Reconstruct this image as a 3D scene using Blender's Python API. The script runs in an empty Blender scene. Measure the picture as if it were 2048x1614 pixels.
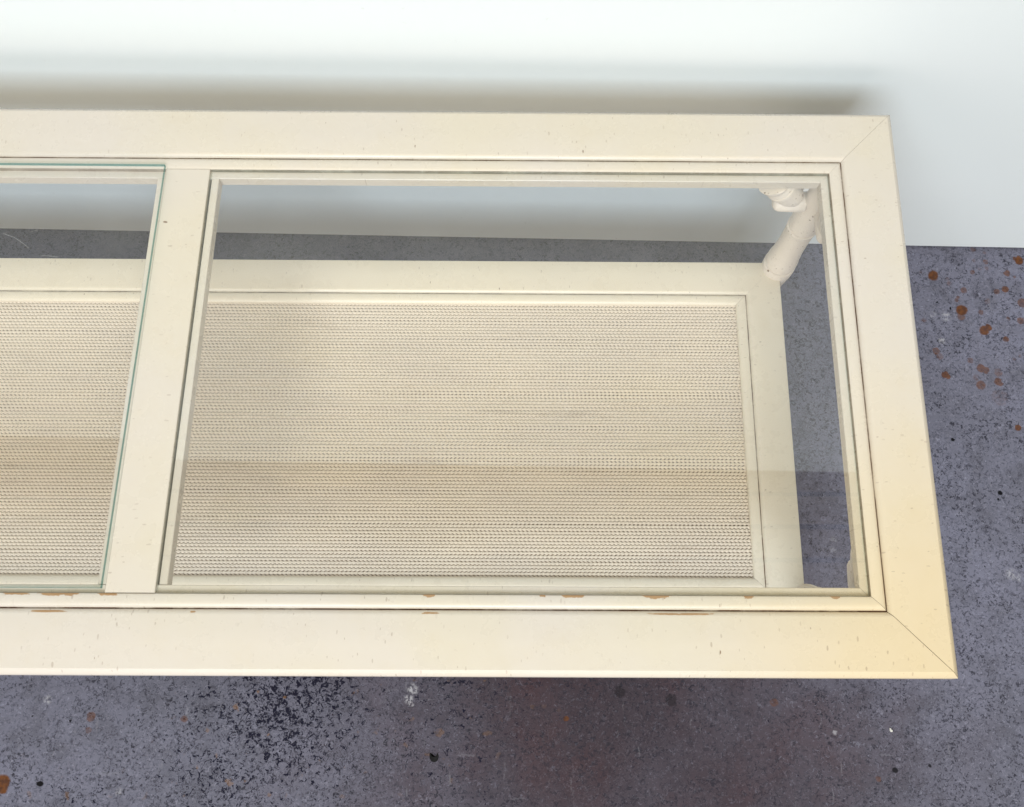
import bpy, bmesh, math, random
import numpy as np
from mathutils import Vector, Matrix
random.seed(7)
scene = bpy.context.scene
COL = scene.collection

# ------------------------------------------------------------------ camera
TH = 0.41                       # table top above the floor
cam_d = bpy.data.cameras.new('camera'); cam = bpy.data.objects.new('camera', cam_d); COL.objects.link(cam)
cam.location = (-0.37145, -0.02808, 0.84965 + TH)
cam.rotation_euler = (0.29747, -0.00629, 0.00386)
cam_d.sensor_width = 36.0; cam_d.sensor_fit = 'HORIZONTAL'; cam_d.lens = 2015.71 / 2048 * 36
cam_d.clip_start = 0.02; cam_d.clip_end = 100
scene.camera = cam

# ------------------------------------------------------------------ world and lamps
world = bpy.data.worlds.new('World'); scene.world = world; world.use_nodes = True
bg = world.node_tree.nodes['Background']; bg.inputs[0].default_value = (1.0, 0.86, 0.56, 1); bg.inputs[1].default_value = 0.26

def area_lamp(name, loc, target, sx, sy, power, color):
    d = bpy.data.lights.new(name, 'AREA'); d.shape = 'RECTANGLE'; d.size = sx; d.size_y = sy; d.energy = power; d.color = color
    o = bpy.data.objects.new(name, d); COL.objects.link(o); o.location = loc
    o.rotation_euler = (Vector(target) - Vector(loc)).to_track_quat('-Z', 'Y').to_euler()
    return o
area_lamp('window_light', (-0.60, -2.35, 2.75), (-0.45, 0.45, 0.3), 2.2, 1.3, 92, (0.81, 0.91, 1.0))
area_lamp('low_warm_fill', (-0.75, -3.0, 0.95), (-0.45, 0.45, 0.35), 2.4, 1.0, 24, (1.0, 0.88, 0.84))  # added low fill for shadow tint and front chamfer highlight; no doorway known
area_lamp('overhead_fill', (-0.45, -0.85, 3.0), (-0.45, 0.3, 0.3), 2.6, 1.3, 23, (1.0, 0.86, 0.57))  # added overhead fill to lift the dim areas under the glass; no opening known

scene.view_settings.view_transform = 'Standard'; scene.view_settings.look = 'None'
scene.view_settings.exposure = 0.2; scene.view_settings.gamma = 1.0
scene.render.engine = 'CYCLES'
scene.cycles.max_bounces = 6; scene.cycles.transparent_max_bounces = 16; scene.cycles.diffuse_bounces = 2; scene.cycles.glossy_bounces = 3
scene.cycles.use_denoising = True

# ------------------------------------------------------------------ camera rays (for laying out stains measured in the photograph)
CM = cam.rotation_euler.to_matrix(); CP = Vector(cam.location)
def at_z(u, v, z):
    d = CM @ Vector(((u - 1024) / 2015.71, -(v - 807) / 2015.71, -1.0))
    return CP + d * ((z - CP.z) / d.z)

# ------------------------------------------------------------------ node helpers
class NT:
    def __init__(self, name):
        self.m = bpy.data.materials.new(name); self.m.use_nodes = True
        self.t = self.m.node_tree; self.t.nodes.clear()
        self.out = self.n('ShaderNodeOutputMaterial')
    def n(self, kind, **kw):
        nd = self.t.nodes.new(kind)
        for k, v in kw.items():
            if k == 'i':
                for a, b in v.items():
                    if hasattr(b, 'is_output'): self.t.links.new(b, nd.inputs[a])
                    else: nd.inputs[a].default_value = b
            else: setattr(nd, k, v)
        return nd
    def math(self, op, a, b=0.0, c=0.0, clamp=False):
        return self.n('ShaderNodeMath', operation=op, use_clamp=clamp, i={0: a, 1: b, 2: c}).outputs[0]
    def step(self, v, a, b, lo=0.0, hi=1.0):
        return self.n('ShaderNodeMapRange', interpolation_type='SMOOTHSTEP', i={0: v, 1: a, 2: b, 3: lo, 4: hi}).outputs[0]
    def noise(self, vec, scale, detail=3.0, rough=0.5, dist=0.0):
        return self.n('ShaderNodeTexNoise', i={'Vector': vec, 'Scale': scale, 'Detail': detail, 'Roughness': rough, 'Distortion': dist})
    def map(self, vec, scale=(1, 1, 1), loc=(0, 0, 0), rot=(0, 0, 0)):
        return self.n('ShaderNodeMapping', i={'Vector': vec, 'Location': loc, 'Rotation': rot, 'Scale': scale}).outputs[0]
    def mix(self, fac, a, b, mode='MIX'):
        nd = self.n('ShaderNodeMix', data_type='RGBA', blend_type=mode)
        for idx, val in ((0, fac), (6, a), (7, b)):
            if hasattr(val, 'is_output'): self.t.links.new(val, nd.inputs[idx])
            else: nd.inputs[idx].default_value = val if idx == 0 else (*val, 1.0)
        return nd.outputs[2]
    def done(self, bsdf):
        self.t.links.new(bsdf.outputs[0], self.out.inputs[0]); return self.m

CREAM_A = (0.67, 0.61, 0.51); CREAM_B = (0.665, 0.61, 0.555); WOOD = (0.52, 0.33, 0.18); GLAZE = (0.16, 0.075, 0.035)

def flecks(N, vec, cells, prob, r0, r1):
    """small antiquing flecks: one per random voronoi cell"""
    v = N.n('ShaderNodeTexVoronoi', voronoi_dimensions='3D', feature='F1', i={'Vector': vec, 'Scale': cells, 'Randomness': 1.0})
    sep = N.n('ShaderNodeSeparateColor', i={0: v.outputs['Color']})
    keep = N.math('GREATER_THAN', sep.outputs[0], 1.0 - prob)
    size = N.math('MULTIPLY_ADD', sep.outputs[1], r1 - r0, r0)
    hit = N.step(N.math('SUBTRACT', v.outputs['Distance'], size), -0.03, 0.01, 1.0, 0.0)
    amt = N.math('MULTIPLY_ADD', sep.outputs[2], 0.65, 0.3)
    return N.math('MULTIPLY', N.math('MULTIPLY', keep, hit), amt)

def paint_uv(name, chips1=(), chips2=(), stain=False, pale=False):
    """cream lacquer on the mitred rails: U runs along the rail, V is the distance in from the outer edge (groove at 0.0537)"""
    N = NT(name)
    uv = N.n('ShaderNodeUVMap').outputs[0]
    obj = N.n('ShaderNodeTexCoord').outputs['Object']
    sep = N.n('ShaderNodeSeparateXYZ', i={0: uv}); U, V = sep.outputs[0], sep.outputs[1]
    big = N.noise(obj, 5.0, 3).outputs[0]
    ca, cb = ((0.82, 0.745, 0.605), (0.79, 0.72, 0.60)) if pale else (CREAM_A, CREAM_B)  # shelf copy painted lighter to make up for weaker light under the glass
    col = N.mix(N.step(big, 0.35, 0.65), ca, cb)
    blot = N.noise(obj, 22.0, 4, 0.6).outputs[0]
    col = N.mix(N.math('MULTIPLY', N.step(blot, 0.5, 0.75), 0.16), col, (0.62, 0.53, 0.38))
    if stain:   # old yellowed varnish at the near right corner
        dist = N.n('ShaderNodeVectorMath', operation='DISTANCE', i={0: N.map(obj, (1, 0.8, 0)), 1: (0.69, -0.222, 0)}).outputs['Value']
        w = N.math('MULTIPLY_ADD', N.noise(obj, 14.0, 4).outputs[0], 0.06, dist)
        col = N.mix(N.step(w, 0.04, 0.30, 0.62, 0.0), col, (0.74, 0.57, 0.295))
    # flecks
    slant = N.map(uv, (1, 0.42, 1), rot=(0, 0, 0.18))
    wob = N.n('ShaderNodeVectorMath', operation='MULTIPLY_ADD', i={0: N.noise(uv, 260.0, 2).outputs['Color'], 1: (0.0012,) * 3, 2: slant}).outputs[0]
    f1 = flecks(N, wob, 125.0, 0.58, 0.06, 0.135)
    f2 = flecks(N, wob, 250.0, 0.42, 0.09, 0.2)
    cl = N.step(N.noise(obj, 11.0, 3).outputs[0], 0.36, 0.62, 0.25, 1.0)
    col = N.mix(N.math('MULTIPLY', N.math('MAXIMUM', f1, N.math('MULTIPLY', f2, 0.7)), cl), col, (0.19, 0.115, 0.07))
    # glaze left in the groove beside the bead
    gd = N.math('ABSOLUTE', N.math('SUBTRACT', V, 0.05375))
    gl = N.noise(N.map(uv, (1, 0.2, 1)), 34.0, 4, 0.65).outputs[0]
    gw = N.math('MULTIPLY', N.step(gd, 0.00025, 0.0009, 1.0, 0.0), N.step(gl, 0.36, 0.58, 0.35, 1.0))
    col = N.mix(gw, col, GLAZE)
    gap_shade = N.math('MULTIPLY', N.step(N.math('ABSOLUTE', N.math('SUBTRACT', V, 0.0661)), 0.0002, 0.0007, 1.0, 0.0), N.step(gl, 0.25, 0.6, 0.4, 0.7))  # shade between molding and glass, painted in as a dark line
    col = N.mix(gap_shade, col, (0.15, 0.10, 0.055))
    # rubbed edges: bare wood on the inner lip and beside the groove
    def windows(lst, v):          # stretches of the rail (pixels of the photograph) where paint is missing
        acc = 0.0
        for u, half in lst:
            c = at_z(u, v, TH).x; h = abs(at_z(u + half, v, TH).x - c)
            q = N.step(N.math('ABSOLUTE', N.math('SUBTRACT', U, c)), h * 0.1, h * 1.3, 1.0, 0.0)
            acc = N.math('MAXIMUM', acc, q)
        return acc
    ch = N.noise(N.map(uv, (1, 1.8, 1), (0.37, 0, 0)), 60.0, 8, 0.72).outputs[0]
    c1 = N.math('MULTIPLY', windows(chips1, 1192), N.math('MULTIPLY', N.step(V, 0.0608, 0.0660), N.step(V, 0.0660, 0.0663, 1.0, 0.0)))
    c1 = N.step(N.math('MULTIPLY_ADD', c1, 0.40, ch), 0.73, 0.74)
    ch2 = N.noise(N.map(uv, (0.5, 2.2, 1), (3, 1, 0)), 48.0, 6, 0.62).outputs[0]
    c2 = N.math('MULTIPLY', windows(chips2, 1225), N.math('MULTIPLY', N.step(V, 0.0480, 0.0505), N.step(V, 0.0512, 0.0528, 1.0, 0.0)))
    c2 = N.step(N.math('MULTIPLY_ADD', c2, 0.40, ch2), 0.85, 0.865)
    chip = N.math('MAXIMUM', c1, c2)
    wood = N.mix(N.noise(N.map(uv, (0.3, 3, 1)), 120.0, 3).outputs[0], WOOD, (0.38, 0.22, 0.11))
    col = N.mix(chip, col, wood)
    bmp_h = N.math('SUBTRACT', N.math('MULTIPLY', N.noise(obj, 420.0, 2).outputs[0], 0.25), chip)
    bmp = N.n('ShaderNodeBump', i={'Strength': 0.25, 'Distance': 0.0004, 'Height': bmp_h}).outputs[0]
    rough = N.step(N.noise(obj, 40.0, 4, 0.6).outputs[0], 0.3, 0.75, 0.24, 0.38)
    rough = N.math('MAXIMUM', rough, N.math('MULTIPLY', chip, 0.7))
    b = N.n('ShaderNodeBsdfPrincipled', i={'Base Color': col, 'Roughness': rough, 'Normal': bmp, 'IOR': 1.5})
    return N.done(b)

def paint_plain(name):
    N = NT(name)
    obj = N.n('ShaderNodeTexCoord').outputs['Object']
    col = N.mix(N.step(N.noise(obj, 9.0, 3).outputs[0], 0.35, 0.65), (0.87, 0.79, 0.70), (0.84, 0.765, 0.68))
    f = N.math('MAXIMUM', flecks(N, obj, 120.0, 0.5, 0.10, 0.2), N.math('MULTIPLY', flecks(N, obj, 260.0, 0.3, 0.12, 0.25), 0.6))
    col = N.mix(f, col, (0.24, 0.155, 0.09))
    bmp = N.n('ShaderNodeBump', i={'Strength': 0.2, 'Distance': 0.0004, 'Height': N.noise(obj, 350.0, 3).outputs[0]}).outputs[0]
    b = N.n('ShaderNodeBsdfPrincipled', i={'Base Color': col, 'Roughness': 0.42, 'Normal': bmp})
    return N.done(b)

def gap_mat():
    N = NT('brown_gap')
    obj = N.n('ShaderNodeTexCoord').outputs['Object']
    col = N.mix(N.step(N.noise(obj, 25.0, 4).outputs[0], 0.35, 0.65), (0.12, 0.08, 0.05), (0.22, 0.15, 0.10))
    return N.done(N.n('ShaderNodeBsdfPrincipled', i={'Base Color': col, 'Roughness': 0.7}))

def weave_mat():
    N = NT('woven_cream')
    obj = N.n('ShaderNodeTexCoord').outputs['Object']
    a = N.noise(N.map(obj, (1, 3.5, 1)), 9.0, 4).outputs[0]
    col = N.mix(N.step(a, 0.36, 0.64), (0.83, 0.73, 0.61), (0.79, 0.695, 0.59))
    s = N.noise(N.map(obj, (0.6, 1, 1), (2, 5, 0)), 7.0, 2).outputs[0]
    col = N.mix(N.step(s, 0.52, 0.72, 0.0, 0.2), col, (0.80, 0.68, 0.46))
    sp = N.noise(obj, 520.0, 2).outputs[0]
    col = N.mix(N.step(sp, 0.56, 0.76, 0.0, 0.5), col, (0.45, 0.38, 0.28))
    # streaks of grime caught along the strands
    st = N.noise(N.map(obj, (0.12, 1, 1), (1, 0, 3)), 60.0, 5, 0.7).outputs[0]
    col = N.mix(N.step(st, 0.55, 0.75, 0.0, 0.35), col, (0.42, 0.34, 0.26))
    return N.done(N.n('ShaderNodeBsdfPrincipled', i={'Base Color': col, 'Roughness': 0.5}))

def glass_mat():
    N = NT('clear_glass')
    tr = N.n('ShaderNodeBsdfTransparent', i={0: (0.996, 0.998, 0.997, 1)})
    gl = N.n('ShaderNodeBsdfGlossy', i={'Color': (1, 1, 1, 1), 'Roughness': 0.015})
    fc = N.n('ShaderNodeLayerWeight', i={'Blend': 0.5}).outputs['Facing']
    fr = N.math('MULTIPLY_ADD', N.math('POWER', fc, 5.0), 0.957, 0.043)      # thin plate: same reflectance from either side
    mx = N.n('ShaderNodeMixShader', i={0: fr, 1: tr.outputs[0], 2: gl.outputs[0]})
    obj = N.n('ShaderNodeTexCoord').outputs['Object']
    du = N.step(N.noise(obj, 16.0, 5, 0.65).outputs[0], 0.35, 0.8, 0.0, 0.016)
    sp = N.step(N.noise(obj, 420.0, 1).outputs[0], 0.80, 0.84, 0.0, 0.20)
    df = N.n('ShaderNodeBsdfDiffuse', i={'Color': (0.8, 0.8, 0.78, 1)})
    return N.done(N.n('ShaderNodeMixShader', i={0: N.math('MAXIMUM', du, sp), 1: mx.outputs[0], 2: df.outputs[0]}))

def edge_mat(name, fac, tint):
    N = NT(name)
    b = N.n('ShaderNodeBsdfPrincipled', i={'Base Color': (0.07, 0.22, 0.23, 1), 'Roughness': 0.15, 'IOR': 1.52})
    tr = N.n('ShaderNodeBsdfTransparent', i={0: tint})
    return N.done(N.n('ShaderNodeMixShader', i={0: fac, 1: b.outputs[0], 2: tr.outputs[0]}))

def wall_mat():
    N = NT('white_board')
    obj = N.n('ShaderNodeTexCoord').outputs['Object']
    col = N.mix(N.noise(obj, 3.0, 3).outputs[0], (0.80, 0.865, 0.90), (0.83, 0.885, 0.915))
    sc = N.step(N.noise(obj, 90.0, 2).outputs[0], 0.74, 0.8, 0.0, 0.25)
    col = N.mix(sc, col, (0.6, 0.6, 0.6))
    bmp = N.n('ShaderNodeBump', i={'Strength': 0.05, 'Distance': 0.001, 'Height': N.noise(obj, 60.0, 3).outputs[0]}).outputs[0]
    return N.done(N.n('ShaderNodeBsdfPrincipled', i={'Base Color': col, 'Roughness': 0.45, 'Normal': bmp}))

# stains measured in the photograph (2048 px wide): u, v, radius, strength
RUST = [(1820 + a / 3.842, 480 + b / 3.842, r / 3.842, s) for a, b, r, s in [
    (178,272,37,1),(745,255,23,.75),(838,160,30,1),(805,146,15,.9),(832,130,12,.9),(413,385,23,.6),(732,380,25,.85),(668,396,22,.6),
    (370,440,14,.6),(358,462,14,.6),(397,538,40,1),(392,588,30,.6),(545,555,20,.6),(572,695,36,.95),(602,672,24,.95),(738,762,21,.75),
    (200,852,27,.65),(230,895,24,.45),(463,925,21,.5),(270,1035,26,.9),(292,1048,18,.85),(545,985,30,.75),(582,1000,24,.7),(545,1115,34,.65),
    (510,1060,26,.35),(675,1085,28,.75),(695,1105,18,.7),(680,1020,30,.45),(690,1210,62,.3),(832,1442,23,.95),(860,485,32,.65),(850,620,28,.65),
    (580,168,19,.55),(485,75,20,.5),(572,98,13,.4),(480,248,17,.55),(532,222,13,.35),(588,218,17,.4),(108,612,20,.4),(300,332,18,.4),
    (288,298,15,.35),(755,603,15,.4),(80,250,12,.35),(595,470,24,.35),(800,282,11,.5),(800,918,13,.35),(848,893,13,.35),(490,155,12,.4)]]
RUST += [(u / 5.12, 1340 + v / 5.12, r / 5.12, s) for u, v, r, s in [(28,1150,66,1),(20,1205,55,1),(932,478,46,.6),(905,615,30,.5),(1885,505,32,.6)]]
RUST += [(1132, 1437, 5, .8), (1548, 1405, 8, .5), (1757, 1557, 5, .5)]
TAR = [(u / 5.12, 1340 + v / 5.12, r / 5.12, 1) for u, v, r in [(412,1165,32),(715,525,13),(1420,515,11),(335,468,8)]]
TAR += [(1600 + u / 4.571, 860 + v / 4.571, r / 4.571, 1) for u, v, r in [(1828,575,24),(1815,633,10),(1395,90,17),(1688,1250,8),(1455,1165,8)]]
TAR += [(1820 + u / 3.842, 480 + v / 3.842, r / 3.842, 1) for u, v, r in [(205,475,8),(328,1535,13),(312,525,8)]]
TAR += [(1860, 1532, 4, .9), (1790, 1540, 6, .9), (1240, 1384, 12, .5), (1342, 1400, 12, .5)]
CHALK = [(825, 1378, 9, .85), (817, 1398, 8, .8), (822, 1408, 5, .8), (95, 1400, 7, .6), (1892, 633, 8, .6), (1884, 682, 6, .6), (1866, 630, 6, .4), (2022, 1148, 9, .55), (2036, 1156, 6, .55), (238, 1583, 6, .5), (1670, 1463, 5, .5), (1668, 1080, 6, .35), (1666, 1100, 6, .3)]

def floor_mat():
    N = NT('concrete_floor')
    obj = N.n('ShaderNodeTexCoord').outputs['Object']
    def blob(u, v, r):    # soft patch around a point of the floor, sizes in metres
        p = at_z(u, v, 0)
        d = N.n('ShaderNodeVectorMath', operation='DISTANCE', i={0: warp2, 1: (p.x, p.y, 0)}).outputs['Value']
        return N.step(d, 0.0, r * 1.25, 1.0, 0.0)
    warp = N.n('ShaderNodeVectorMath', operation='MULTIPLY_ADD', i={0: N.noise(obj, 130.0, 3, 0.6).outputs['Color'], 1: (0.005, 0.005, 0), 2: N.map(obj, (1, 1, 0), (-0.0025, -0.0025, 0))}).outputs[0]
    warp2 = N.n('ShaderNodeVectorMath', operation='MULTIPLY_ADD', i={0: N.noise(obj, 9.0, 4, 0.6).outputs['Color'], 1: (0.14, 0.14, 0), 2: N.map(obj, (1, 1, 0), (-0.07, -0.07, 0))}).outputs[0]
    big = N.noise(obj, 3.2, 4, 0.55).outputs[0]
    col = N.mix(N.step(big, 0.3, 0.7), (0.196, 0.199, 0.276), (0.148, 0.150, 0.202))
    mid = N.noise(obj, 24.0, 5, 0.65).outputs[0]
    col = N.mix(N.step(mid, 0.42, 0.72, 0.0, 0.45), col, (0.075, 0.073, 0.09))
    # brown traffic grime in front of the table
    br = N.math('MAXIMUM', blob(1190, 1450, 0.40), N.math('MULTIPLY', blob(1400, 1540, 0.34), 0.9))
    col = N.mix(N.math('MULTIPLY', br, 0.9), col, (0.042, 0.028, 0.036))
    red = N.noise(obj, 7.0, 5, 0.6).outputs[0]
    col = N.mix(N.math('MULTIPLY', N.math('MULTIPLY', br, N.step(red, 0.40, 0.75)), 0.6), col, (0.080, 0.034, 0.036))
    # pale lilac floor on the left and right
    # fine scuffs, dark and pale
    fine_v = N.n('ShaderNodeVectorMath', operation='MULTIPLY_ADD', i={0: N.noise(obj, 300.0, 2).outputs['Color'], 1: (0.004,) * 3, 2: obj}).outputs[0]
    fine = N.noise(fine_v, 210.0, 5, 0.7, 1.2).outputs[0]
    col = N.mix(N.math('MULTIPLY', N.step(fine, 0.49, 0.62), N.step(N.noise(obj, 17.0, 3).outputs[0], 0.35, 0.65, 0.55, 1.0)), col, (0.024, 0.024, 0.037))
    fine2 = N.noise(N.map(fine_v, (1, 1, 1), (4, 2, 1)), 240.0, 5, 0.7, 1.5).outputs[0]
    col = N.mix(N.math('MULTIPLY', N.step(fine2, 0.53, 0.68), N.math('MULTIPLY_ADD', br, -0.40, 0.62)), col, (0.31, 0.31, 0.41))
    scr = N.noise(N.map(fine_v, (1, 0.16, 1), (1, 7, 0), (0, 0, 0.5)), 150.0, 3, 0.5).outputs[0]
    col = N.mix(N.step(scr, 0.68, 0.76, 0.0, 0.2), col, (0.33, 0.33, 0.38))
    scr2 = N.noise(N.map(fine_v, (0.16, 1, 1), (5, 7, 0), (0, 0, -0.4)), 150.0, 3, 0.5).outputs[0]
    col = N.mix(N.step(scr2, 0.68, 0.76, 0.0, 0.2), col, (0.30, 0.30, 0.36))
    # worn patch of black flecks left of the middle
    pa = N.math('MAXIMUM', blob(560, 1425, 0.16), N.math('MAXIMUM', N.math('MULTIPLY', blob(430, 1530, 0.12), 0.75), N.math('MULTIPLY', blob(900, 1390, 0.15), 0.6)))
    pa = N.math('MAXIMUM', pa, N.math('MULTIPLY', blob(130, 1605, 0.07), 0.6))
    fk = N.noise(N.n('ShaderNodeVectorMath', operation='MULTIPLY_ADD', i={0: N.noise(obj, 170.0, 3).outputs['Color'], 1: (0.006,) * 3, 2: obj}).outputs[0], 165.0, 4, 0.75, 0.9).outputs[0]
    th = N.math('MULTIPLY_ADD', pa, 0.17, fk)
    dk = N.step(th, 0.665, 0.70)
    col = N.mix(dk, col, (0.009, 0.009, 0.024))
    och = N.step(N.noise(obj, 70.0, 2).outputs[0], 0.66, 0.72)
    col = N.mix(N.math('MULTIPLY', N.math('MULTIPLY', och, pa), 0.6), col, (0.24, 0.13, 0.06))
    # drops
    def spots(lst, grow=1.0, soft=0.22):
        acc = None
        for u, v, r, s in lst:
            p = at_z(u, v, 0); e = at_z(u + r, v, 0); rad = (e - p).length * grow
            d = N.n('ShaderNodeVectorMath', operation='DISTANCE', i={0: warp, 1: (p.x, p.y, 0)}).outputs['Value']
            q = N.n('ShaderNodeMapRange', i={0: d, 1: rad * (1 + soft * 0.5), 2: rad * (1 - soft), 3: 0.0, 4: s}).outputs[0]
            acc = q if acc is None else N.math('MAXIMUM', acc, q)
        return acc
    rust = spots(RUST, 1.18)
    edge = N.noise(obj, 190.0, 3).outputs[0]
    rcol = N.mix(N.step(edge, 0.35, 0.65), (0.15, 0.055, 0.016), (0.085, 0.034, 0.017))
    brk = N.step(N.math('MULTIPLY_ADD', rust, 0.75, N.noise(obj, 240.0, 4, 0.7).outputs[0]), 0.60, 0.86)
    col = N.mix(N.math('MULTIPLY', N.math('MULTIPLY', rust, brk), 0.95), col, rcol)
    col = N.mix(spots(TAR), col, (0.006, 0.006, 0.009))
    chv = N.math('MULTIPLY', spots(CHALK, 1.2, 0.5), N.step(N.noise(obj, 210.0, 4, 0.7).outputs[0], 0.42, 0.58))
    col = N.mix(chv, col, (0.50, 0.50, 0.56))
    h = N.math('ADD', N.math('MULTIPLY', fine, 0.6), N.math('MULTIPLY', fk, 0.4))
    bmp = N.n('ShaderNodeBump', i={'Strength': 0.35, 'Distance': 0.0006, 'Height': h}).outputs[0]
    rough = N.step(mid, 0.3, 0.7, 0.48, 0.66)
    return N.done(N.n('ShaderNodeBsdfPrincipled', i={'Base Color': col, 'Roughness': rough, 'Normal': bmp, 'Specular IOR Level': 0.12}))

M_TOP = paint_uv('cream_lacquer_top', (), (), True); M_SHELF_LIT = paint_uv('cream_lacquer_shelf_lit', pale=True)
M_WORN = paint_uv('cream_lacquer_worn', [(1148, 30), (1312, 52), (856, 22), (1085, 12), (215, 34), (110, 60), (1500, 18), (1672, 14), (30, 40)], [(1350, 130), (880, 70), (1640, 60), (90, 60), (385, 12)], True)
M_PLAIN = paint_plain('cream_lacquer_turned'); M_GAP = gap_mat(); M_WEAVE = weave_mat()
M_GLASS = glass_mat(); M_EDGE = edge_mat('glass_cut_edge', 0.58, (0.50, 0.72, 0.70, 1)); M_EDGE2 = edge_mat('glass_ground_edge', 0.95, (0.88, 0.92, 0.91, 1)); M_WALL = wall_mat(); M_FLOOR = floor_mat()
def flat_mat(name, c, r=0.6):
    N = NT(name); obj = N.n('ShaderNodeTexCoord').outputs['Object']
    col = N.mix(N.noise(obj, 300.0, 3).outputs[0], tuple(x * 0.75 for x in c), c)
    return N.done(N.n('ShaderNodeBsdfPrincipled', i={'Base Color': col, 'Roughness': r, 'Specular IOR Level': 0.15}))
M_BLACK = flat_mat('black_chip', (0.012, 0.012, 0.014)); M_WHITE = flat_mat('white_crumb', (0.8, 0.8, 0.78)); M_CLIP = flat_mat('white_plastic', (0.85, 0.85, 0.84), 0.35)
M_SCRATCH = flat_mat('scratched_glass', (0.6, 0.62, 0.64), 0.5)

# ------------------------------------------------------------------ mesh helpers
TX, TY = -0.6855, 0.265          # middle of the table
def loc(p): return (p[0] - TX, p[1] - TY, p[2] + TH)
def link(name, me, mats, parent=None, sharp=None):
    for m in (mats if isinstance(mats, (list, tuple)) else [mats]): me.materials.append(m)
    o = bpy.data.objects.new(name, me); COL.objects.link(o)
    if parent is not None: o.parent = parent
    if sharp is not None:
        me.polygons.foreach_set('use_smooth', [True] * len(me.polygons)); me.set_sharp_from_angle(angle=math.radians(sharp))
    return o
def bm_mesh(bm, name):
    bmesh.ops.recalc_face_normals(bm, faces=bm.faces)
    me = bpy.data.meshes.new(name); bm.to_mesh(me); bm.free(); return me

# ------------------------------------------------------------------ setting
def plane_obj(name, pts, mat):
    me = bpy.data.meshes.new(name); me.from_pydata(pts, [], [tuple(range(len(pts)))]); o = link(name, me, mat); o['kind'] = 'structure'; return o
plane_obj('floor', [(-3.5, -2.6, 0), (2.8, -2.6, 0), (2.8, 1.0, 0), (-3.5, 1.0, 0)], M_FLOOR)
bm = bmesh.new()                # the white backdrop wall: a slab 2.15 m high, standing slightly out of square with the table
def wy(x): return 0.58925 - 0.0138 * x
wp = []
for z in (0.003, TH + 1.735):
    for x, off in ((-3.2, 0), (2.6, 0), (2.6, 0.03), (-3.2, 0.03)): wp.append(bm.verts.new((x, wy(x) + off, z)))
for f in ((0, 1, 5, 4), (1, 2, 6, 5), (2, 3, 7, 6), (3, 0, 4, 7), (4, 5, 6, 7), (3, 2, 1, 0)): bm.faces.new([wp[i] for i in f])
bmesh.ops.bevel(bm, geom=bm.edges[:], offset=0.0012, segments=2, affect='EDGES')
w = link('wall', bm_mesh(bm, 'wall'), M_WALL, None, 40); w['kind'] = 'structure'

# the boarded ceiling that the glass mirrors above the wall's top edge
def wood_mat():
    N = NT('ceiling_boards'); obj = N.n('ShaderNodeTexCoord').outputs['Object']
    col = N.mix(N.noise(N.map(obj, (0.6, 9, 9)), 4.0, 4).outputs[0], (0.42, 0.32, 0.22), (0.66, 0.52, 0.38))
    return N.done(N.n('ShaderNodeBsdfPrincipled', i={'Base Color': col, 'Roughness': 0.6}))
M_BOARD = wood_mat()
M_BACK = flat_mat('ceiling_shadow_gap', (0.03, 0.025, 0.02))
ceil = plane_obj('ceiling', [(-3.2, 0.25, 3.10), (2.6, 0.25, 3.10), (2.6, 1.6, 3.10), (-3.2, 1.6, 3.10)], M_BACK)
bm = bmesh.new(); bmesh.ops.create_cube(bm, size=1.0, matrix=Matrix.Diagonal((5.7, 0.098, 0.03, 1))); bmesh.ops.bevel(bm, geom=bm.edges[:], offset=0.004, segments=1, affect='EDGES')
plank_me = bm_mesh(bm, 'plank'); plank_me.materials.append(M_BOARD)
for k in range(11):
    o = bpy.data.objects.new('plank', plank_me); COL.objects.link(o); o.parent = ceil; o.location = (-0.3, 0.31 + 0.118 * k, 3.089 + random.uniform(-0.003, 0.003))

# ------------------------------------------------------------------ the table
table = bpy.data.objects.new('coffee_table', None); COL.objects.link(table); table.location = (TX, TY, 0)
table['label'] = 'cream lacquered bamboo-style coffee table with glass inset top and woven lower shelf'
table['category'] = 'coffee table'

def rail(name, side, rect, prof, mat, parent, gap0=0.0, gap1=0.0, vshift=0.0, wob=0.0):
    """a mitred length of moulding; prof is a closed loop of (inset, z)"""
    x0, x1, y0, y1 = rect
    bm = bmesh.new(); uvl = bm.loops.layers.uv.new('UVMap')
    rings = []
    n = 25
    for k in range(n):
        t = k / (n - 1); ring = []
        for s, z in prof:
            if side in ('near', 'far'):
                a, b = x0 + s + gap0, x1 - s - gap1; y = y0 + s if side == 'near' else y1 - s
                p = (a + (b - a) * t, y, z)
            else:
                a, b = y0 + s + gap0, y1 - s - gap1; x = x1 - s if side == 'right' else x0 + s
                p = (x, a + (b - a) * t, z)
            dz = wob * math.sin(9 * t + len(name) + s * 5) if z > -0.004 else 0
            ring.append((bm.verts.new(loc((p[0], p[1], p[2] + dz))), p[0] if side in ('near', 'far') else p[1], s + vshift))
        rings.append(ring)
    off = {'near': 0.0, 'far': 3.3, 'right': 7.1, 'left': 11.7}[side]
    m = len(prof)
    for k in range(n - 1):
        for i in range(m):
            j = (i + 1) % m
            q = [rings[k][i], rings[k][j], rings[k + 1][j], rings[k + 1][i]]
            f = bm.faces.new([e[0] for e in q])
            for l, e in zip(f.loops, q): l[uvl].uv = (e[1] + off, e[2])
    for ring in (rings[0], rings[-1]):
        f = bm.faces.new([e[0] for e in ring])
        for l, e in zip(f.loops, ring): l[uvl].uv = (e[1] + off, 0.0537)
    return link(name, bm_mesh(bm, name), mat, parent, 28)

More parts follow.
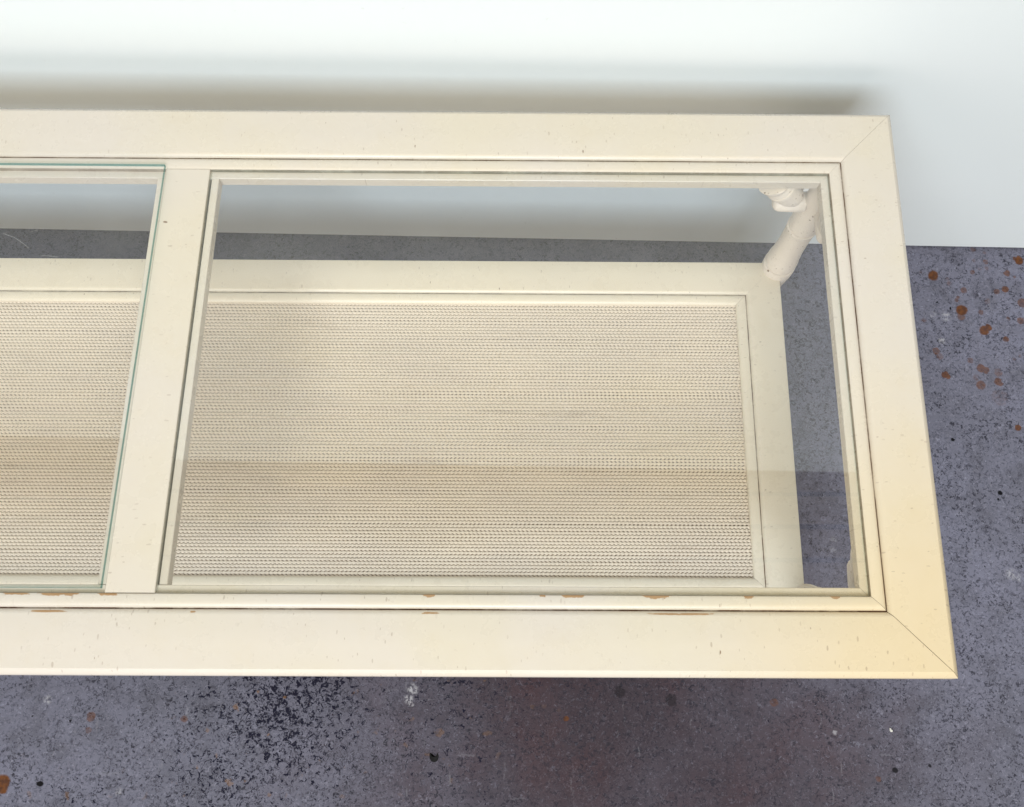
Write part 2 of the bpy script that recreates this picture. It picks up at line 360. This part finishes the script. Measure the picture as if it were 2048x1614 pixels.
S1, S2, S3 = 0.0537, 0.0660, 0.0735
ZL, ZB = -0.0062, -0.0178
top_rail = [(0, -0.020), (0, -0.0048), (0.0004, -0.0040), (0.0040, -0.0005), (0.0049, 0), (0.0250, 0), (0.0483, 0), (0.0495, -0.0003), (0.0508, -0.0010), (0.0519, -0.0019),
            (0.0529, -0.0031), (0.0536, -0.0045), (0.0536, -0.020)]
top_mold = [(0.0537, -0.0190), (0.0537, -0.0045), (0.0541, -0.0034), (0.0549, -0.0022), (0.0560, -0.0013), (0.0575, -0.0008), (0.0600, -0.0008), (0.0630, -0.0013), (0.0650, -0.0020),
            (0.0658, -0.0026), (S2, -0.0034), (S2, ZL), (0.0700, ZL), (S3 - 0.0006, ZL), (S3, ZL - 0.0005), (S3, ZB), (0.0700, ZB - 0.0012)]
XR, XL, Y0, Y1 = 0.0, 2 * TX, 0.0, 0.53
RECT = (XL, XR, Y0, Y1)
GAPS = {'near': (0.0002, 0.00022), 'far': (0.0002, 0.00011), 'right': (0.00022, 0.00011), 'left': (0.0002, 0.0002)}
for side in ('near', 'far', 'right', 'left'):
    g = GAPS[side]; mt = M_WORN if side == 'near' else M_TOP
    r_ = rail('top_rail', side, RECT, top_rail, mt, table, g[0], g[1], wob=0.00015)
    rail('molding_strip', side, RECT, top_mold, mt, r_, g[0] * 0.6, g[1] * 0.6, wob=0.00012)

# divider between the two panes, standing slightly askew
SK = 0.00987
def skx(x, y): return x + SK * (y - S2) / (Y1 - 2 * S2)
def prism(name, prof, ya, yb, mat, parent, yend=None, vmap=None):
    """bar running in depth; prof is a closed loop of (x at the near end, z, v)"""
    bm = bmesh.new(); uvl = bm.loops.layers.uv.new('UVMap'); n = 13; rings = []
    for k in range(n):
        y = ya + (yb - ya) * k / (n - 1)
        rings.append([(bm.verts.new(loc((skx(x, y), y, z))), y, v) for x, z, v in prof])
    m = len(prof)
    for k in range(n - 1):
        for i in range(m):
            j = (i + 1) % m; q = [rings[k][i], rings[k][j], rings[k + 1][j], rings[k + 1][i]]
            f = bm.faces.new([e[0] for e in q])
            for l, e in zip(f.loops, q): l[uvl].uv = (e[1] + 15.3, e[2])
    for r in (rings[0], rings[-1]):
        f = bm.faces.new([e[0] for e in r])
        for l, e in zip(f.loops, r): l[uvl].uv = (e[1], 0.03)
    return link(name, bm_mesh(bm, name), mat, parent, 28)
DR, DL = -0.66451, -0.70640
zt = -0.0018
div = prism('divider_bar', [(DL, -0.0170, 0.045), (DL, zt - 0.0008, 0.0), (DL + 0.0008, zt, 0.002), (DL + 0.02, zt, 0.02), (DR - 0.0005, zt, 0.04), (DR, zt - 0.0005, 0.041), (DR, -0.0170, 0.042)],
            S2 + 0.0003, Y1 - S2 - 0.0003, M_TOP, table)
yn, yf = S3 + 0.0002, Y1 - S3 - 0.0002
prism('glass_ledge', [(DR + 0.0016, ZB, 0.02), (DR + 0.0016, ZL, 0.02), (DR + 0.0078, ZL, 0.028), (DR + 0.0083, ZL - 0.0006, 0.029), (DR + 0.0083, ZB, 0.04)], yn, yf, M_TOP, div)
prism('glass_ledge', [(DL - 0.0002, ZB, 0.02), (DL - 0.0002, ZL, 0.02), (DL - 0.0078, ZL, 0.028), (DL - 0.0083, ZL - 0.0006, 0.029), (DL - 0.0083, ZB, 0.04)], yn, yf, M_TOP, div)

def pane(corners, thick, label, edge):
    """glass plate; corners of its upper face, counter-clockwise"""
    bm = bmesh.new()
    a = [bm.verts.new(loc(c)) for c in corners]; b = [bm.verts.new(loc((c[0], c[1], c[2] - thick))) for c in corners]
    f = bm.faces.new(a); f2 = bm.faces.new(b[::-1])
    for i in range(4):
        j = (i + 1) % 4; q = bm.faces.new((a[i], b[i], b[j], a[j])); q.material_index = 1
    me = bm_mesh(bm, 'glass_pane'); o = link('glass_pane', me, [M_GLASS, edge], table); o['label'] = label
    return o
GT = 0.0042
zg = ZL + 0.0001 + GT
pane([(skx(DR, S2) + 0.0014, S2 + 0.0012, zg), (XR - S2 - 0.0013, S2 + 0.0012, zg), (XR - S2 - 0.0013, Y1 - S2 - 0.0008, zg), (skx(DR, Y1 - S2) + 0.0014, Y1 - S2 - 0.0008, zg)], GT,
     'clear glass pane seated flush in the right opening', M_EDGE2)
def tp(u, v, z): p = at_z(u, v, z + TH); return (p.x, p.y, z)
zf_, zn_ = 0.0040, zg
cfr = tp(329, 328.5, zf_); cnr = tp(200.5, 1175.5, zn_)
xl_ = 2 * TX + S2 + 0.002
left_pane = pane([(xl_, cnr[1] + 0.001, zn_), cnr, cfr, (xl_, cfr[1] + 0.001, zf_)], GT, 'clear glass pane sitting proud of the left opening, green edge showing', M_EDGE)
def pane_z(y): return zn_ + (zf_ - zn_) * (y - cnr[1]) / (cfr[1] - cnr[1])
for pts in ([(8, 468), (30, 476), (48, 488), (58, 497)], [(62, 465), (70, 462.5), (76, 461.5)], [(83, 512), (98, 512.5), (118, 515)], [(130, 417), (134.5, 418)]):
    w3 = []
    for u, v in pts:
        p = at_z(u, v, TH + 0.002); w3.append((p.x - TX, p.y - TY, TH + pane_z(p.y) + 0.00012))
    bm = bmesh.new(); rings = []
    for k, p in enumerate(w3):
        d = (Vector(w3[min(k + 1, len(w3) - 1)]) - Vector(w3[max(k - 1, 0)])).normalized(); s = Vector((-d.y, d.x, 0)) * 0.00009
        rings.append([bm.verts.new(Vector(p) + s), bm.verts.new(Vector(p) + Vector((0, 0, 0.0001))), bm.verts.new(Vector(p) - s)])
    for k in range(len(rings) - 1):
        for i in range(2): bm.faces.new((rings[k][i], rings[k][i + 1], rings[k + 1][i + 1], rings[k + 1][i]))
    link('scratch', bm_mesh(bm, 'scratch'), M_SCRATCH, left_pane)

# ------------------------------------------------------------------ lower shelf
SZ = -0.22063; SI = 0.0567; G1, G2 = 0.04056, 0.0522
VS = S1 - G1
sh_rail = [(0, SZ - 0.020), (0, SZ - 0.0012), (0.0004, SZ - 0.0004), (0.0012, SZ), (0.02, SZ), (G1 - 0.0048, SZ), (G1 - 0.0034, SZ - 0.0004), (G1 - 0.0021, SZ - 0.0012), (G1 - 0.0009, SZ - 0.0023),
           (G1 - 0.0001, SZ - 0.0032), (G1 - 0.0001, SZ - 0.020)]
sh_mold = [(G1, SZ - 0.019), (G1, SZ - 0.0032), (G1 + 0.0003, SZ - 0.0022), (G1 + 0.0009, SZ - 0.0013), (G1 + 0.0019, SZ - 0.0008), (G1 + 0.0035, SZ - 0.0005), (G1 + 0.0065, SZ - 0.0008), (G1 + 0.0092, SZ - 0.0015),
           (G1 + 0.0108, SZ - 0.0024), (G2, SZ - 0.0036), (G2, SZ - 0.012), (G1 + 0.004, SZ - 0.019)]
SRECT = (XL + SI, XR - SI, Y0 + SI, Y1 - SI)
for side in ('near', 'far', 'right', 'left'):
    r_ = rail('shelf_rail', side, SRECT, sh_rail, M_SHELF_LIT, table, 0.00005, 0.00005, VS)
    rail('molding_strip', side, SRECT, sh_mold, M_SHELF_LIT, r_, 0.00012, 0.00012, VS)

def woven_panel():
    px0, px1, py0, py1 = SRECT[0] + G2 - 0.002, SRECT[1] - G2 + 0.002, SRECT[2] + G2 - 0.0016, SRECT[3] - G2 + 0.0016
    rows = 86; P = (py1 - py0) / rows; ph = 0.00226; nx = int((px1 - px0) / ph * 3) + 1
    x = np.linspace(px0, px1, nx); q = np.array([-1.0, -0.84, -0.78, -0.38, 0.38, 0.78, 0.84])
    rng = np.random.default_rng(3)
    ys, zs, gap = [], [], []
    jit = rng.normal(0, 0.022, rows + 1) * P
    xk = np.linspace(px0, px1, 60)
    for r in range(rows):
        drift = np.interp(x, xk, np.cumsum(rng.normal(0, 0.25, 60))) * 0.35          # strands are not in perfect register
        c = np.cos(np.pi * x / ph + np.pi * r + drift)
        half = P * (0.5 + 0.19 * c)
        lift = np.interp(x, xk, rng.normal(0, 1, 60)) * 0.00012
        for k, t in enumerate(q):
            yy = py0 + (r + 0.5) * P + t * half
            yy = yy + (jit[r] * (1 - t) * .5 + jit[r + 1] * (1 + t) * .5)
            top = 0.0009 + 0.00042 * c - 0.00065 * np.exp(-(c / 0.30) ** 2) + lift
            if k in (0, 1, 6): zz = np.full_like(x, -0.0005)
            elif k in (2, 5): zz = top * 0.55
            else: zz = top
            ys.append(yy); zs.append(zz)
    Y = np.array(ys); Z = np.array(zs) + SZ - 0.0062
    # the panel sags a little and has a shallow ripple
    X = np.broadcast_to(x, Y.shape)
    Z = Z - 0.0012 * np.sin(np.pi * (Y - py0) / (py1 - py0)) + 0.0006 * np.sin((Y - py0) * 62 + 0.8 * np.sin(X * 5)) 
    ny = Y.shape[0]
    co = np.stack([X - TX, Y - TY, Z + TH], -1).reshape(-1, 3).astype(np.float32)
    idx = np.arange(ny * nx).reshape(ny, nx)
    quads = np.stack([idx[:-1, :-1], idx[:-1, 1:], idx[1:, 1:], idx[1:, :-1]], -1)
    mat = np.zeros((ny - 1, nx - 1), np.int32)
    kk = np.arange(ny - 1) % 7; mat[(kk == 0) | (kk == 6)] = 1  # gap faces between the strands get the darker brown
    quads = quads.reshape(-1, 4).astype(np.int32); nf = len(quads)
    me = bpy.data.meshes.new('woven_panel')
    me.vertices.add(len(co)); me.vertices.foreach_set('co', co.ravel())
    me.loops.add(nf * 4); me.loops.foreach_set('vertex_index', quads.ravel())
    me.polygons.add(nf); me.polygons.foreach_set('loop_start', np.arange(0, nf * 4, 4, dtype=np.int32))
    me.polygons.foreach_set('material_index', mat.ravel()); me.polygons.foreach_set('use_smooth', np.ones(nf, dtype=bool))
    me.update(calc_edges=True)
    o = link('woven_panel', me, [M_WEAVE, M_GAP], table); o['kind'] = 'stuff'; o['label'] = 'beige woven strand panel filling the lower shelf'
woven_panel()

# ------------------------------------------------------------------ turned bamboo legs and elbow braces
def lathe(bm, prof, A, B, seg=36):
    """prof: (distance along A->B, radius)"""
    A, B = Vector(A), Vector(B); d = (B - A).normalized(); q = d.to_track_quat('Z', 'Y'); rings = []
    for t, r in prof:
        rings.append([bm.verts.new(A + d * t + q @ Vector((r * math.cos(2 * math.pi * k / seg), r * math.sin(2 * math.pi * k / seg), 0))) for k in range(seg)])
    for a, b in zip(rings, rings[1:]):
        for k in range(seg): bm.faces.new((a[k], a[(k + 1) % seg], b[(k + 1) % seg], b[k]))
    bm.faces.new(rings[0][::-1]); bm.faces.new(rings[-1])

def smooth_prof(pts, n=4):
    out = []
    for (t0, r0), (t1, r1) in zip(pts, pts[1:]):
        for k in range(n):
            f = k / n; g = f * f * (3 - 2 * f); out.append((t0 + (t1 - t0) * f, r0 + (r1 - r0) * g))
    return out + [pts[-1]]
def node(z, r):      # raised bamboo joint with its scored ring, listed from below upwards
    return [(z - 0.012, r - 0.0012), (z - 0.0045, r + 0.0006), (z - 0.0012, r + 0.0006), (z - 0.0004, r - 0.0006), (z + 0.0004, r - 0.0006), (z + 0.0012, r + 0.0004), (z + 0.009, r - 0.0002)]
LEG = [(0.0, 0.0130), (0.003, 0.0150)] + node(0.045, 0.0170) + [(0.085, 0.0148)] + node(0.118, 0.0165) + [(0.150, 0.0152)] + \
      [(0.178, 0.0172), (0.186, 0.0183), (0.1990, 0.0184), (0.2004, 0.0181), (0.2012, 0.0152), (0.2032, 0.0152), (0.2040, 0.0178), (0.212, 0.0177), (0.224, 0.0163), (0.245, 0.0153), (0.266, 0.0152)] + \
      [(0.284, 0.0156), (0.2905, 0.0164), (0.2918, 0.0163), (0.2926, 0.0136), (0.2946, 0.0136), (0.2954, 0.0158), (0.310, 0.0158), (0.345, 0.0152), (0.3896, 0.0150)]
LX, LY = 0.0580, 0.0617          # leg axis in from the edges of the top
bm = bmesh.new(); lathe(bm, smooth_prof(LEG), (0, 0, 0), (0, 0, 1)); leg_me = bm_mesh(bm, 'leg')
# brace: stub out of the leg along +X, then a flaring joint up to the rail
bm = bmesh.new()
stub = [(0.0, 0.0102), (0.008, 0.0105), (0.020, 0.0102), (0.026, 0.0098), (0.0295, 0.0082), (0.0315, 0.0052), (0.0320, 0.0018)]
lathe(bm, smooth_prof(stub, 3), (0.0135, 0, -0.066), (1, 0, -0.066), 28)
A = Vector((0.026, 0, -0.057)); B = Vector((0.057, 0, -0.0195)); L = (B - A).length
dia = [(0.0, 0.0105), (0.008, 0.0130), (0.020, 0.0148), (0.0285, 0.0160), (0.0305, 0.0160), (0.0312, 0.0142), (0.0322, 0.0142), (0.033, 0.0158), (0.040, 0.0152), (L - 0.008, 0.0160), (L - 0.001, 0.0168)]
lathe(bm, smooth_prof(dia, 3), A, B, 28)
for v in bm.verts: v.co.z = min(v.co.z, -0.0193)
brace_me = bm_mesh(bm, 'corner_brace')
for me in (leg_me, brace_me):
    me.materials.append(M_PLAIN); me.polygons.foreach_set('use_smooth', [True] * len(me.polygons)); me.set_sharp_from_angle(angle=math.radians(50))
for sx in (1, -1):
    for sy in (1, -1):
        x = XR - LX if sx > 0 else XL + LX; y = Y1 - LY if sy > 0 else Y0 + LY
        o = bpy.data.objects.new('leg', leg_me); COL.objects.link(o); o.parent = table; o.location = (x - TX, y - TY, 0); o.rotation_euler.z = random.uniform(0, 6)
        for ang in (math.pi if sx > 0 else 0.0, -math.pi / 2 if sy > 0 else math.pi / 2):
            b = bpy.data.objects.new('corner_brace', brace_me); COL.objects.link(b); b.parent = table; b.location = (x - TX + (0.006 * sx if abs(math.cos(ang)) < 0.5 else 0), y - TY, TH); b.rotation_euler.z = ang
# little white plastic tab under the far rail
p = at_z(1613, 377, TH - 0.022)
bm = bmesh.new(); bmesh.ops.create_cube(bm, size=1.0, matrix=Matrix.Translation((p.x - TX, p.y - TY + 0.002, TH - 0.0232)) @ Matrix.Diagonal((0.005, 0.006, 0.006, 1)))
bmesh.ops.bevel(bm, geom=bm.edges[:], offset=0.0006, segments=2, affect='EDGES')
link('plastic_tab', bm_mesh(bm, 'plastic_tab'), M_CLIP, table, 40)

# ------------------------------------------------------------------ crumbs on the floor
def crumb(name, outline, u, v, scale, thick, mat, label, cat):
    p = at_z(u, v, 0); bm = bmesh.new()
    a = [bm.verts.new((x * scale, y * scale, 0.0003)) for x, y in outline]
    b = [bm.verts.new((x * scale * 0.92, y * scale * 0.92, thick + 0.0002 * math.sin(5 * x + 3 * y))) for x, y in outline]
    n = len(a)
    for i in range(n): bm.faces.new((a[i], a[(i + 1) % n], b[(i + 1) % n], b[i]))
    bm.faces.new(a[::-1]); bm.faces.new(b)
    bmesh.ops.triangulate(bm, faces=[f for f in bm.faces if len(f.verts) > 4])
    o = link(name, bm_mesh(bm, name), mat); o.location = (p.x, p.y, 0); o['label'] = label; o['category'] = cat
crumb('rubber_chip', [(-1, .75), (-.8, .95), (-.62, .45), (-.2, .12), (.35, .2), (.62, .62), (.85, 1.0), (1, .4), (.95, -.35), (.6, -.85), (.05, -1), (-.55, -.8), (-.95, -.2)], 868, 1515, 0.0054, 0.0012, M_BLACK,
      'small black notched chip on the grey floor in front of the table', 'debris')
crumb('plaster_crumb', [(-.5, 1), (.1, .8), (.3, .1), (1, -.2), (.7, -1), (-.2, -.9), (-.6, -.1)], 1781, 1460, 0.0024, 0.0016, M_WHITE,
      'tiny white crumb on the floor before the right corner', 'debris')
